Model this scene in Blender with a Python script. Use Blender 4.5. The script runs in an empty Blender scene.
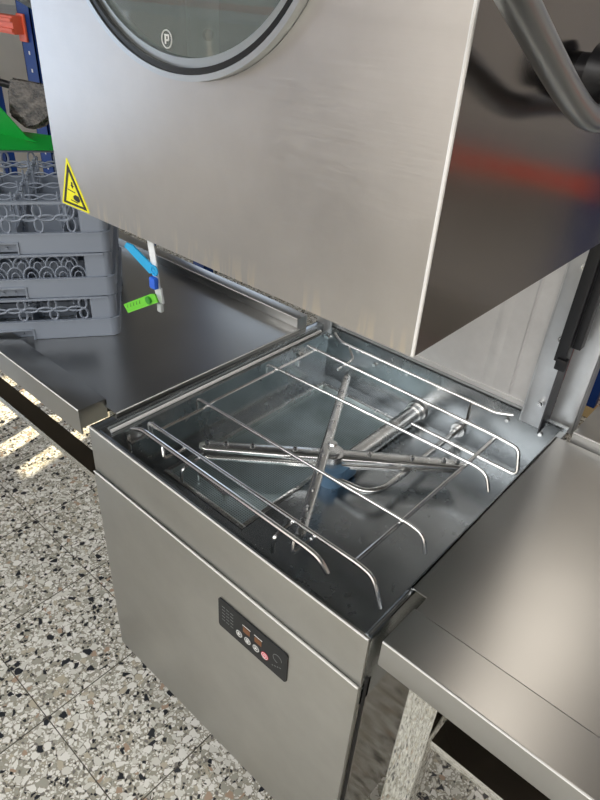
import bpy, bmesh, math, random
from mathutils import Vector, Matrix
random.seed(7)
C = bpy.context.scene.collection
PI = math.pi

# ---------------------------------------------------------------- camera, world, lights, exposure
cam_d = bpy.data.cameras.new('camera'); cam = bpy.data.objects.new('camera', cam_d); C.objects.link(cam)
cam.location = (0.953, -0.491, 1.604); cam.rotation_euler = (0.9832, -0.0576, 0.7323)
cam_d.sensor_fit = 'HORIZONTAL'; cam_d.sensor_width = 36; cam_d.lens = 36 * 619.3 / 600
cam_d.clip_start = 0.02
bpy.context.scene.camera = cam
vs = bpy.context.scene.view_settings
vs.view_transform = 'Standard'; vs.look = 'None'; vs.gamma = 1; vs.use_curve_mapping = False
vs.exposure = 0.42

wd = bpy.data.worlds.new('daylight'); bpy.context.scene.world = wd; wd.use_nodes = True
bg = wd.node_tree.nodes['Background']; bg.inputs[0].default_value = (0.72, 0.84, 1.0, 1); bg.inputs[1].default_value = 1.2

def area(name, loc, target, sx, sy, power, col):
    d = bpy.data.lights.new(name, 'AREA'); d.shape = 'RECTANGLE'; d.size = sx; d.size_y = sy; d.energy = power; d.color = col
    o = bpy.data.objects.new(name, d); C.objects.link(o); o.location = loc
    o.rotation_euler = (Vector(target) - Vector(loc)).to_track_quat('-Z', 'Y').to_euler()
    return o
sun_d = bpy.data.lights.new('sun', 'SUN'); sun_d.energy = 7; sun_d.angle = math.radians(0.6); sun_d.color = (1.0, 0.86, 0.62)
sun = bpy.data.objects.new('sun', sun_d); C.objects.link(sun)
sun.rotation_euler = Vector((0.25, -1.0, -0.9)).to_track_quat('-Z', 'Y').to_euler()
area('daylight_left_window', (-3.95, -1.75, 1.35), (0, -1.75, 1.35), 2.3, 1.9, 9, (0.66, 0.79, 1.0))
area('front_fill', (0.5, -3.5, 1.5), (0.5, 0, 1.3), 4.2, 2.2, 17, (1.0, 0.94, 0.85))  # unseen fill added before the solid front wall, no glazing there
area('overhead_fill_front', (0.9, -2.2, 3.1), (0.9, -1.6, 0), 5.6, 2.4, 132, (1.0, 0.985, 0.965))  # unseen overhead fill, added to brighten floor and room
area('table_streak_fill', (0.62, 1.9, 3.1), (0.62, 2.0, 0), .45, 1.7, 5.0, (1.0, 0.90, 0.78))  # unseen narrow light, added for the warm band reflected in the right table

# ---------------------------------------------------------------- helpers
def NB():
    return bmesh.new()
def box(bm, x0, x1, y0, y1, z0, z1, bev=0.0):
    b = bmesh.new()
    bmesh.ops.create_cube(b, size=1)
    for v in b.verts:
        v.co = Vector((x0 + (v.co.x + .5) * (x1 - x0), y0 + (v.co.y + .5) * (y1 - y0), z0 + (v.co.z + .5) * (z1 - z0)))
    if bev > 0:
        bmesh.ops.bevel(b, geom=b.edges[:], offset=bev, segments=2, profile=0.6, affect='EDGES')
    merge(bm, b)
    return bm
def merge(bm, b, M=None):
    if M is not None: b.transform(M)
    me = bpy.data.meshes.new('tmp'); b.to_mesh(me); b.free(); bm.from_mesh(me); bpy.data.meshes.remove(me)
def cyl(bm, p0, p1, r0, r1=None, seg=20, cap=True):
    r1 = r0 if r1 is None else r1
    p0, p1 = Vector(p0), Vector(p1); d = p1 - p0
    b = bmesh.new(); bmesh.ops.create_cone(b, cap_ends=cap, segments=seg, radius1=r0, radius2=r1, depth=d.length)
    merge(bm, b, Matrix.Translation((p0 + p1) / 2) @ d.to_track_quat('Z', 'Y').to_matrix().to_4x4())
    return bm
def fillet(pts, r, n=6):
    pts = [Vector(p) for p in pts]
    if r <= 0: return pts
    out = [pts[0]]
    for i in range(1, len(pts) - 1):
        a, b, c = pts[i - 1], pts[i], pts[i + 1]
        d0, d1 = (a - b), (c - b); l = min(r, d0.length * .48, d1.length * .48)
        s, e = b + d0.normalized() * l, b + d1.normalized() * l
        for k in range(n + 1):
            t = k / n
            out.append(s * (1 - t) ** 2 + b * 2 * t * (1 - t) + e * t * t)
    out.append(pts[-1]); return out
def tube(bm, pts, r, fr=0.0, seg=10, closed=False, sx=1.0, sy=1.0):
    pts = fillet(pts, fr) if not closed else [Vector(p) for p in pts]
    n = len(pts); rings = []; up = None
    for i, p in enumerate(pts):
        if closed: t = (pts[(i + 1) % n] - pts[i - 1]).normalized()
        else: t = (pts[min(i + 1, n - 1)] - pts[max(i - 1, 0)]).normalized()
        if up is None:
            up = Vector((0, 0, 1)) if abs(t.z) < .9 else Vector((1, 0, 0))
        u = (up - t * up.dot(t)).normalized(); w = t.cross(u); up = u
        rings.append([bm.verts.new(p + (u * math.cos(2 * PI * k / seg) * sy + w * math.sin(2 * PI * k / seg) * sx) * r) for k in range(seg)])
    m = n if closed else n - 1
    for i in range(m):
        A, B = rings[i], rings[(i + 1) % n]
        for k in range(seg):
            bm.faces.new((A[k], A[(k + 1) % seg], B[(k + 1) % seg], B[k]))
    if not closed:
        bm.faces.new(rings[0]); bm.faces.new(rings[-1])
    return bm
def prism(bm, poly, d, M=None):
    """poly: list of (x,y) in the plane z=0, extruded to z=d, then moved by M"""
    b = bmesh.new()
    lo = [b.verts.new((p[0], p[1], 0)) for p in poly]; hi = [b.verts.new((p[0], p[1], d)) for p in poly]
    n = len(poly); b.faces.new(lo); b.faces.new(hi)
    for i in range(n): b.faces.new((lo[i], lo[(i + 1) % n], hi[(i + 1) % n], hi[i]))
    merge(bm, b, M); return bm
def finish(bm):
    bmesh.ops.recalc_face_normals(bm, faces=bm.faces[:])
def obj(name, bm, m, parent=None, smooth=True, local=False):
    """links bm (world coordinates unless local) as one object; a child's mesh is moved into its thing's frame"""
    finish(bm)
    top = parent
    while top is not None and top.parent is not None: top = top.parent
    if top is not None and not local: bm.transform(Matrix.Translation(-Vector(top.location)))
    me = bpy.data.meshes.new(name); bm.to_mesh(me); bm.free()
    if smooth:
        me.shade_smooth() if hasattr(me, 'shade_smooth') else None
        try: me.set_sharp_from_angle(angle=math.radians(35))
        except Exception: pass
    me.materials.append(m)
    o = bpy.data.objects.new(name, me); C.objects.link(o)
    if parent is not None: o.parent = parent
    return o
def thing(name, label, cat, loc=(0, 0, 0), rz=0, group=None):
    o = bpy.data.objects.new(name, None); C.objects.link(o); o.location = loc; o.rotation_euler = (0, 0, rz)
    o.empty_display_size = .05; return tag(o, label, cat, group)
def tag(o, label, cat, group=None):
    o['label'] = label; o['category'] = cat
    if group: o['group'] = group
    return o
def struct(name, bm, m, smooth=False):
    o = obj(name, bm, m, None, smooth); o['kind'] = 'structure'; return o

# ---------------------------------------------------------------- materials
def base_mat(name, col, rough=.5, metal=0.0, spec=.5):
    m = bpy.data.materials.new(name); m.use_nodes = True
    b = m.node_tree.nodes['Principled BSDF']
    b.inputs['Base Color'].default_value = (*col, 1); b.inputs['Roughness'].default_value = rough
    b.inputs['Metallic'].default_value = metal; b.inputs['Specular IOR Level'].default_value = spec
    return m
def N(m, t, **kw):
    n = m.node_tree.nodes.new(t)
    for k, v in kw.items(): setattr(n, k, v)
    return n
def L(m, a, b): m.node_tree.links.new(a, b)
def steel(name, col=(.58, .58, .57), rough=.28, var=.08, grain=(3, 60, 60), bump=.02, stain=.12, aniso=0.0, wave=0.0):
    """brushed stainless steel: fine directional grain in the roughness, faint smudges, slightly wavy sheet"""
    m = base_mat(name, col, rough, 1.0); b = m.node_tree.nodes['Principled BSDF']
    tc = N(m, 'ShaderNodeTexCoord'); mp = N(m, 'ShaderNodeMapping'); mp.inputs['Scale'].default_value = grain
    L(m, tc.outputs['Object'], mp.inputs['Vector'])
    g = N(m, 'ShaderNodeTexNoise'); g.inputs['Scale'].default_value = 6; g.inputs['Detail'].default_value = 4
    L(m, mp.outputs[0], g.inputs['Vector'])
    s = N(m, 'ShaderNodeTexNoise'); s.inputs['Scale'].default_value = 7; s.inputs['Detail'].default_value = 5 if bump > 0 else 1; s.inputs['Roughness'].default_value = .65 if bump > 0 else .4
    L(m, tc.outputs['Object'], s.inputs['Vector'])
    a = N(m, 'ShaderNodeMath', operation='MULTIPLY_ADD'); L(m, g.outputs['Fac'], a.inputs[0]); a.inputs[1].default_value = var; a.inputs[2].default_value = rough - var / 2 - .06
    a2 = N(m, 'ShaderNodeMath', operation='MULTIPLY_ADD'); L(m, s.outputs['Fac'], a2.inputs[0]); a2.inputs[1].default_value = .12; L(m, a.outputs[0], a2.inputs[2])
    if bump > 0: L(m, a2.outputs[0], b.inputs['Roughness'])
    cr = N(m, 'ShaderNodeValToRGB'); cr.color_ramp.elements[0].position = .3; cr.color_ramp.elements[1].position = .7
    cr.color_ramp.elements[0].color = (*[c * (1 - stain) for c in col], 1); cr.color_ramp.elements[1].color = (*[min(1, c * (1 + stain * .4)) for c in col], 1)
    L(m, s.outputs['Fac'], cr.inputs[0]); L(m, cr.outputs[0], b.inputs['Base Color'])
    bp = N(m, 'ShaderNodeBump'); bp.inputs['Strength'].default_value = bump * 10; bp.inputs['Distance'].default_value = .0004
    L(m, g.outputs['Fac'], bp.inputs['Height'])
    if wave > 0:
        w = N(m, 'ShaderNodeTexNoise'); w.inputs['Scale'].default_value = 3.2; w.inputs['Detail'].default_value = 1
        L(m, tc.outputs['Object'], w.inputs['Vector'])
        bp2 = N(m, 'ShaderNodeBump'); bp2.inputs['Strength'].default_value = 1; bp2.inputs['Distance'].default_value = wave
        L(m, w.outputs['Fac'], bp2.inputs['Height']); L(m, bp.outputs[0], bp2.inputs['Normal']); L(m, bp2.outputs[0], b.inputs['Normal'])
    elif bump > 0: L(m, bp.outputs[0], b.inputs['Normal'])
    return m

M_hood = steel('hood_steel', (.66, .64, .62), .34, .10, (3, 60, 60), .03, .07)
def drips(m):
    b = m.node_tree.nodes['Principled BSDF']; tc = N(m, 'ShaderNodeTexCoord')
    mp = N(m, 'ShaderNodeMapping'); mp.inputs['Scale'].default_value = (60, 1, 9); L(m, tc.outputs['Object'], mp.inputs[0])
    n = N(m, 'ShaderNodeTexNoise'); n.inputs['Scale'].default_value = 1.6; n.inputs['Detail'].default_value = 3; L(m, mp.outputs[0], n.inputs['Vector'])
    t = N(m, 'ShaderNodeMapRange'); t.inputs[1].default_value = .5; t.inputs[2].default_value = .62; L(m, n.outputs['Fac'], t.inputs[0])
    sp = N(m, 'ShaderNodeSeparateXYZ'); L(m, tc.outputs['Object'], sp.inputs[0])
    z = N(m, 'ShaderNodeMapRange'); z.inputs[1].default_value = 1.325; z.inputs[2].default_value = 1.292; L(m, sp.outputs[2], z.inputs[0])
    mu = N(m, 'ShaderNodeMath', operation='MULTIPLY'); L(m, t.outputs[0], mu.inputs[0]); L(m, z.outputs[0], mu.inputs[1])
    m2 = N(m, 'ShaderNodeMath', operation='MULTIPLY'); L(m, mu.outputs[0], m2.inputs[0]); m2.inputs[1].default_value = .55
    src = b.inputs['Base Color'].links[0].from_socket
    mx = N(m, 'ShaderNodeMix', data_type='RGBA'); L(m, m2.outputs[0], mx.inputs[0]); L(m, src, mx.inputs[6]); mx.inputs[7].default_value = (.86, .78, .66, 1)
    L(m, mx.outputs[2], b.inputs['Base Color'])
drips(M_hood)
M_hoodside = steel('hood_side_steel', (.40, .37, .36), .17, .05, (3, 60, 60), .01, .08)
M_front = steel('front_panel_steel', (.54, .54, .52), .36, .10, (3, 40, 60), .012, .10, wave=.004)
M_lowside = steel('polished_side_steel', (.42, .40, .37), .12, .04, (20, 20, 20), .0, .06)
M_table = steel('table_steel', (.53, .53, .52), .29, .02, (3, 60, 60), .0, .05)
M_tank = steel('tank_steel', (.50, .53, .55), .26, .06, (8, 8, 8), .006, .18, wave=.006)
M_back = steel('back_panel_steel', (.92, .92, .92), .46, .08, (60, 60, 3), .01, .12, wave=.012)
M_back.node_tree.nodes['Principled BSDF'].inputs['Metallic'].default_value = .3
M_edge_glint = base_mat('edge_highlight', (.92, .92, .90), .3)  # near-white colour painting the highlights that steel edges catch
M_chrome = base_mat('chrome_wire', (.88, .88, .88), .22, 1.0)
M_dsteel = steel('dark_weathered_steel', (.16, .16, .17), .5, .10, (12, 12, 12), .01, .3)
M_arm = steel('spray_arm_steel', (.88, .88, .87), .26, .06, (10, 10, 10), .01, .10)
M_leg = base_mat('polished_leg_steel', (.74, .74, .70), .055, 1.0)
M_galv = steel('galvanised_steel', (.72, .74, .76), .38, .12, (12, 12, 12), .03, .16)
M_galv.node_tree.nodes['Principled BSDF'].inputs['Metallic'].default_value = .7
M_black = base_mat('black_plastic', (.012, .012, .014), .38)
M_rail = base_mat('black_rail', (.014, .015, .018), .45)
M_dark = base_mat('dark_gap', (.02, .02, .02), .7)
M_blue = base_mat('blue_hub_plastic', (.15, .28, .44), .42)
M_upright = base_mat('blue_painted_steel', (.012, .05, .23), .42)
M_upright.node_tree.nodes['Principled BSDF'].inputs['Specular IOR Level'].default_value = .2
M_orange = base_mat('orange_painted_steel', (.80, .14, .07), .42)
M_red = base_mat('red_plastic', (.42, .035, .025), .45)
M_green = base_mat('green_plastic', (.005, .36, .045), .4)
M_tagg = base_mat('lime_tag', (.16, .62, .05), .45)
M_tagb = base_mat('sky_blue_tag', (.03, .42, .80), .4)
M_tagd = base_mat('royal_blue_plastic', (.03, .14, .72), .4)
M_strap = base_mat('white_strap', (.82, .86, .90), .5)
M_clear = base_mat('frosted_clip', (.50, .55, .56), .3)
M_yellow = base_mat('sticker_yellow', (.90, .86, .01), .4)
M_ink = base_mat('ink_black', (.02, .02, .015), .5)
M_white = base_mat('white_print', (.80, .81, .80), .5)
M_pink = base_mat('red_button', (.75, .05, .10), .4)
M_rackp = base_mat('grey_rack_plastic', (.28, .325, .40), .45)
M_panel = base_mat('control_panel_film', (.012, .014, .016), .55)
M_gasket = base_mat('black_gasket', (.012, .014, .015), .25)
M_ring = steel('ring_steel', (.50, .53, .53), .35, .05, (8, 8, 8), .0, .04)
M_trim = steel('silver_trim', (.62, .65, .66), .32, .05, (8, 8, 8), .0, .04)
M_print = base_mat('panel_print_grey', (.22, .24, .24), .5)
M_under = base_mat('added_dark_board', (.045, .035, .028), .8)  # for the boards added under the tables to darken reflections
M_tan = base_mat('tan_foot', (.62, .45, .22), .6)
M_disp = base_mat('amber_display', (.20, .07, .02), .4)
M_carton = base_mat('brown_cardboard', (.16, .12, .08), .8)

def filter_mat():
    m = base_mat('perforated_filter', (.30, .38, .42), .48, 1.0); b = m.node_tree.nodes['Principled BSDF']
    tc = N(m, 'ShaderNodeTexCoord'); mp = N(m, 'ShaderNodeMapping'); L(m, tc.outputs['Object'], mp.inputs[0])
    mp.inputs['Scale'].default_value = (190, 190, 190)
    v = N(m, 'ShaderNodeTexVoronoi'); v.inputs['Scale'].default_value = 1; v.inputs['Randomness'].default_value = 0.0; L(m, mp.outputs[0], v.inputs['Vector'])
    s = N(m, 'ShaderNodeTexNoise'); s.inputs['Scale'].default_value = 9; s.inputs['Detail'].default_value = 6; L(m, tc.outputs['Object'], s.inputs['Vector'])
    r = N(m, 'ShaderNodeValToRGB'); r.color_ramp.elements[0].position = .25; r.color_ramp.elements[0].color = (.30, .36, .38, 1)
    r.color_ramp.elements[1].position = .36; r.color_ramp.elements[1].color = (.66, .78, .82, 1)
    L(m, v.outputs['Distance'], r.inputs[0])
    r2 = N(m, 'ShaderNodeValToRGB'); r2.color_ramp.elements[0].position = .3; r2.color_ramp.elements[0].color = (.62, .64, .62, 1); r2.color_ramp.elements[1].position = .65
    L(m, s.outputs['Fac'], r2.inputs[0])
    mx = N(m, 'ShaderNodeMix', data_type='RGBA', blend_type='MULTIPLY'); mx.inputs[0].default_value = 1
    L(m, r.outputs[0], mx.inputs[6]); L(m, r2.outputs[0], mx.inputs[7]); L(m, mx.outputs[2], b.inputs['Base Color'])
    return m
M_filter = filter_mat()

def terrazzo():
    m = base_mat('terrazzo_tiles', (.5, .5, .45), .24); nt = m.node_tree; b = nt.nodes['Principled BSDF']
    tc = N(m, 'ShaderNodeTexCoord'); nz = N(m, 'ShaderNodeTexNoise'); nz.inputs['Scale'].default_value = 55; nz.inputs['Detail'].default_value = 1
    L(m, tc.outputs['Object'], nz.inputs['Vector'])
    ad = N(m, 'ShaderNodeMixRGB', blend_type='ADD'); ad.inputs[0].default_value = .010; L(m, tc.outputs['Object'], ad.inputs[1]); L(m, nz.outputs['Color'], ad.inputs[2])
    def chips(scale, edge, seed, stops):
        mp = N(m, 'ShaderNodeMapping'); mp.inputs['Location'].default_value = (seed, seed * 1.7, 0); mp.inputs['Scale'].default_value = (1, 1, 0.0); L(m, ad.outputs[0], mp.inputs[0])
        v = N(m, 'ShaderNodeTexVoronoi'); v.inputs['Scale'].default_value = scale; L(m, mp.outputs[0], v.inputs['Vector'])
        e = N(m, 'ShaderNodeTexVoronoi', feature='DISTANCE_TO_EDGE'); e.inputs['Scale'].default_value = scale; L(m, mp.outputs[0], e.inputs['Vector'])
        sp = N(m, 'ShaderNodeSeparateColor'); L(m, v.outputs['Color'], sp.inputs[0])
        r = N(m, 'ShaderNodeValToRGB'); r.color_ramp.interpolation = 'CONSTANT'
        el = r.color_ramp.elements
        el[0].position = 0; el[0].color = (*stops[0][1], 1); el[1].position = stops[1][0]; el[1].color = (*stops[1][1], 1)
        for p, c in stops[2:]:
            x = el.new(p); x.color = (*c, 1)
        L(m, sp.outputs[0], r.inputs[0])
        th = N(m, 'ShaderNodeMath', operation='MULTIPLY_ADD'); L(m, sp.outputs[1], th.inputs[0]); th.inputs[1].default_value = edge * 1.5; th.inputs[2].default_value = edge * .3
        gt = N(m, 'ShaderNodeMath', operation='GREATER_THAN'); L(m, e.outputs['Distance'], gt.inputs[0]); L(m, th.outputs[0], gt.inputs[1])
        return r.outputs[0], gt.outputs[0], sp.outputs[2]
    W1, W2, G1, K, T = (.90, .89, .84), (.76, .75, .69), (.43, .42, .36), (.030, .032, .038), (.46, .34, .25)
    c1, f1, b1 = chips(60, .10, 0.0, [(0, W1), (.34, W2), (.62, G1), (.72, K), (.84, (.56, .51, .40)), (.95, T)])
    c2, f2, b2 = chips(125, .10, 3.3, [(0, W1), (.34, W2), (.60, G1), (.74, K), (.88, (.22, .21, .19))])
    matrix = (.40, .38, .31, 1)
    x1 = N(m, 'ShaderNodeMix', data_type='RGBA'); x1.inputs[6].default_value = matrix; L(m, f2, x1.inputs[0]); L(m, c2, x1.inputs[7])
    sel = N(m, 'ShaderNodeMath', operation='GREATER_THAN'); L(m, b1, sel.inputs[0]); sel.inputs[1].default_value = .30
    an = N(m, 'ShaderNodeMath', operation='MULTIPLY'); L(m, f1, an.inputs[0]); L(m, sel.outputs[0], an.inputs[1])
    x2 = N(m, 'ShaderNodeMix', data_type='RGBA'); L(m, an.outputs[0], x2.inputs[0]); L(m, x1.outputs[2], x2.inputs[6]); L(m, c1, x2.inputs[7])
    # tile joints every 0.336 m
    sx = N(m, 'ShaderNodeSeparateXYZ'); L(m, tc.outputs['Object'], sx.inputs[0])
    def joint(out, off, w):
        a = N(m, 'ShaderNodeMath', operation='ADD'); L(m, out, a.inputs[0]); a.inputs[1].default_value = -off
        d = N(m, 'ShaderNodeMath', operation='PINGPONG'); L(m, a.outputs[0], d.inputs[0]); d.inputs[1].default_value = .168
        l = N(m, 'ShaderNodeMath', operation='LESS_THAN'); L(m, d.outputs[0], l.inputs[0]); l.inputs[1].default_value = w
        return l.outputs[0]
    jx = joint(sx.outputs[0], -.05, .0016); jy = joint(sx.outputs[1], -.215, .0013)
    jm = N(m, 'ShaderNodeMath', operation='MAXIMUM'); L(m, jx, jm.inputs[0]); L(m, jy, jm.inputs[1])
    x3 = N(m, 'ShaderNodeMix', data_type='RGBA'); L(m, jm.outputs[0], x3.inputs[0]); L(m, x2.outputs[2], x3.inputs[6]); x3.inputs[7].default_value = (.10, .09, .075, 1)
    L(m, x3.outputs[2], b.inputs['Base Color'])
    return m
def plaster(name, col):
    m = base_mat(name, col, .85); b = m.node_tree.nodes['Principled BSDF']
    tc = N(m, 'ShaderNodeTexCoord'); n = N(m, 'ShaderNodeTexNoise'); n.inputs['Scale'].default_value = 3; n.inputs['Detail'].default_value = 6; L(m, tc.outputs['Object'], n.inputs['Vector'])
    r = N(m, 'ShaderNodeValToRGB'); r.color_ramp.elements[0].color = (*[c * .82 for c in col], 1); r.color_ramp.elements[1].color = (*[min(1, c * 1.1) for c in col], 1)
    L(m, n.outputs['Fac'], r.inputs[0]); L(m, r.outputs[0], b.inputs['Base Color']); return m
M_floor = terrazzo(); M_wall = plaster('beige_plaster', (.74, .72, .68)); M_ceil = plaster('ceiling_paint', (.16, .155, .15))
M_wallf = plaster('cream_plaster', (.56, .51, .45))
def glass_mat():
    m = base_mat('tinted_glass', (.50, .58, .57), .03); b = m.node_tree.nodes['Principled BSDF']
    b.inputs['Transmission Weight'].default_value = .75; b.inputs['IOR'].default_value = 1.5; b.inputs['Specular IOR Level'].default_value = .9
    return m
M_glass = glass_mat()
def wrap_mat():
    m = base_mat('wrapped_bristles', (.10, .085, .075), .25); b = m.node_tree.nodes['Principled BSDF']
    b.inputs['Coat Weight'].default_value = .35; b.inputs['Coat Roughness'].default_value = .12
    tc = N(m, 'ShaderNodeTexCoord'); mp = N(m, 'ShaderNodeMapping'); mp.inputs['Scale'].default_value = (8, 30, 30); L(m, tc.outputs['Object'], mp.inputs[0])
    n = N(m, 'ShaderNodeTexNoise'); n.inputs['Scale'].default_value = 2.5; n.inputs['Detail'].default_value = 4; L(m, mp.outputs[0], n.inputs['Vector'])
    bp = N(m, 'ShaderNodeBump'); bp.inputs['Strength'].default_value = 1; bp.inputs['Distance'].default_value = .03; L(m, n.outputs['Fac'], bp.inputs['Height']); L(m, bp.outputs[0], b.inputs['Normal'])
    r = N(m, 'ShaderNodeValToRGB'); r.color_ramp.elements[0].position = .4; r.color_ramp.elements[0].color = (.022, .018, .015, 1); r.color_ramp.elements[1].position = .78; r.color_ramp.elements[1].color = (.26, .23, .20, 1)
    L(m, n.outputs['Fac'], r.inputs[0]); L(m, r.outputs[0], b.inputs['Base Color']); return m
M_wrap = wrap_mat()

# ---------------------------------------------------------------- the room
X0, X1, Y0, Y1, ZC = -4.0, 3.6, -3.6, 3.0, 3.2
struct('floor', box(NB(), X0, X1, Y0, Y1, -.05, 0), M_floor)
struct('ceiling', box(NB(), X0, X1, Y0, Y1, ZC, ZC + .1), M_ceil)
struct('wall_front', box(NB(), X0, X1, Y0 - .1, Y0, 0, ZC), M_wallf)
struct('wall_right', box(NB(), X1, X1 + .1, Y0, Y1, 0, ZC), M_wallf)
def wall_open(name, axis, pos, th, a0, a1, oa0, oa1, oz0, oz1, m):
    bm = NB()
    def b(u0, u1, z0, z1):
        if axis == 'y': box(bm, u0, u1, pos, pos + th, z0, z1)
        else: box(bm, pos, pos + th, u0, u1, z0, z1)
    b(a0, oa0, 0, ZC); b(oa1, a1, 0, ZC); b(oa0, oa1, 0, oz0); b(oa0, oa1, oz1, ZC)
    return struct(name, bm, m)
wall_open('wall_back', 'y', Y1, .1, X0, X1, -3.1, -1.6, 1.45, 2.62, M_wall)
wall_open('wall_left', 'x', X0 - .1, .1, Y0, Y1, -2.9, -.6, .4, 2.3, M_wall)
def window(name, axis, pos, a0, a1, z0, z1):
    bm = NB()
    def b(u0, u1, w0, w1):
        if axis == 'y': box(bm, u0, u1, pos, pos + .05, w0, w1)
        else: box(bm, pos, pos + .05, u0, u1, w0, w1)
    b(a0, a0 + .05, z0, z1); b(a1 - .05, a1, z0, z1); b(a0, a1, z0, z0 + .05); b(a0, a1, z1 - .05, z1)
    mid = (a0 + a1) / 2; b(mid - .025, mid + .025, z0, z1)
    struct(name, bm, base_mat('window_frame_paint', (.7, .7, .68), .5))
window('window_1', 'x', X0 - .08, -2.9, -.6, .4, 2.3)
window('window_2', 'y', Y1 + .02, -3.1, -1.6, 1.45, 2.62)

# ---------------------------------------------------------------- hood dishwasher
RIM = .85; W = .70; D = .71; TF = .70
dw = thing('hood_dishwasher', 'stainless pass-through dishwasher with raised hood, open tank and black control panel', 'dishwasher', (.35, .35, 0))
bm = NB()
box(bm, .0, .004, .004, D, .16, RIM, .001)                      # left outer wall
box(bm, 0, .022, .004, D, RIM - .003, RIM, .001)                 # rim return
box(bm, .020, .024, .012, D - .004, RIM - .02, RIM, .001)
box(bm, .024, .040, .012, D - .004, RIM - .020, RIM - .017, .001)  # inner ledge
box(bm, .038, .041, .012, D - .004, TF, RIM - .017)
obj('tank_side', bm, M_tank, dw)
tube(NBt := NB(), [(.030, .030, .838), (.030, .685, .838)], .004); obj('ledge_rod', NBt, M_edge_glint, dw)
bm = NB(); box(bm, W - .006, W, .004, D, TF - .02, RIM - .003, .001); cyl(bm, (W - .006, .008, RIM - .003), (W - .006, .112, RIM - .003), .006); box(bm, W - .012, W, .112, D - .004, RIM - .003, RIM)
obj('tank_side', bm, M_tank, dw)
bm = NB(); box(bm, .004, W - .006, D - .004, D, TF - .02, RIM + .004, .001); box(bm, .0, W, D - .004, D + .012, RIM, RIM + .004, .001)
obj('tank_back', bm, M_tank, dw)
bm = NB(); box(bm, .004, W - .006, .006, .012, TF - .02, RIM - .002)
obj('tank_front', bm, M_tank, dw)
bm = NB()                                                         # tank floor, with the filter well cut in
fx0, fx1, fy0, fy1 = .062, .318, .120, .672
def floor_quad(x0, x1, y0, y1, z): box(bm, x0, x1, y0, y1, z - .003, z)
floor_quad(.004, fx0, .012, D - .004, TF); floor_quad(fx0, fx1, .012, fy0, TF); floor_quad(fx0, fx1, fy1, D - .004, TF)
floor_quad(fx1, W - .006, .012, D - .004, TF)
box(bm, fx0, fx1, fy0, fy0 + .002, TF - .014, TF); box(bm, fx0, fx1, fy1 - .002, fy1, TF - .014, TF)
box(bm, fx0, fx0 + .002, fy0, fy1, TF - .014, TF); box(bm, fx1 - .002, fx1, fy0, fy1, TF - .014, TF)
obj('tank_floor', bm, M_tank, dw)
bm = NB(); box(bm, fx0 + .012, fx1 - .012, fy0 + .012, fy1 - .012, TF - .014, TF - .010)
fl = obj('filter_screen', bm, M_filter, dw)
bm = NB()
for (a0, a1, b0, b1) in ((fx0 + .003, fx1 - .003, fy0 + .003, fy0 + .014), (fx0 + .003, fx1 - .003, fy1 - .014, fy1 - .003), (fx0 + .003, fx0 + .014, fy0 + .014, fy1 - .014), (fx1 - .014, fx1 - .003, fy0 + .014, fy1 - .014)):
    box(bm, a0, a1, b0, b1, TF - .014, TF + .002, .0015)
obj('filter_frame', bm, M_arm, fl)
bm = NB(); tube(bm, [(.135, .165, TF - .008), (.135, .165, TF + .012), (.225, .160, TF + .012), (.225, .160, TF - .008)], .0035, .01)
cyl(bm, (.225, .160, TF + .010), (.225, .160, TF + .018), .007); obj('filter_handle', bm, M_arm, fl)
# outer casing
fx = obj('front_fascia', box(NB(), 0, W, 0, .006, .738, RIM, .0012), M_front, dw)
obj('rim_highlight', tube(NB(), [(.001, .0004, RIM - .0004), (W - .001, .0004, RIM - .0004)], 0.0018, seg=8), M_edge_glint, dw)  # white tube painting the bright line along the rim
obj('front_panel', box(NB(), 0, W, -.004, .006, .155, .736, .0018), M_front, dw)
obj('panel_highlight', tube(NB(), [(.001, -.0042, .7366), (W - .001, -.0042, .7366)], 0.0016, seg=8), M_edge_glint, dw)  # white tube painting the bright line at the panel seam
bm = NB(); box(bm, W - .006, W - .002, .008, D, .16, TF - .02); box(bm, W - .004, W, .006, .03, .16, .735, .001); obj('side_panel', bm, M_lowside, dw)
obj('side_trim', box(NB(), W - .001, W + .003, .012, .018, .17, .745), M_dark, dw)
obj('base_plate', box(NB(), .01, W - .01, .02, D - .01, .15, .165), M_dark, dw)
for x in (.06, .64):
    for y in (.08, .64):
        bm = NB(); cyl(bm, (x, y, 0), (x, y, .02), .028, .022); cyl(bm, (x, y, .02), (x, y, .155), .014); obj('foot', bm, M_black, dw)
# wall bolts inside the tank
for x, z in ((.044, .818), (.147, .818), (.202, .800), (.302, .817), (.394, .818), (.573, .817), (.651, .820)):
    bm = NB(); cyl(bm, (x, D - .003, z), (x, D - .011, z), .0058, .0045, 12); obj('bolt', bm, M_arm, dw)
for y in (.20, .45, .60):
    bm = NB(); cyl(bm, (.040, y, .79), (.047, y, .79), .006, .005, 12); obj('bolt', bm, M_tank, dw)
for y in (.085, .610):                                            # hooks on the left wall
    bm = NB(); box(bm, .041, .047, y - .03, y - .022, .775, .825, .001); box(bm, .041, .060, y - .03, y + .012, .806, .812, .001); obj('support_hook', bm, M_arm, dw)
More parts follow.
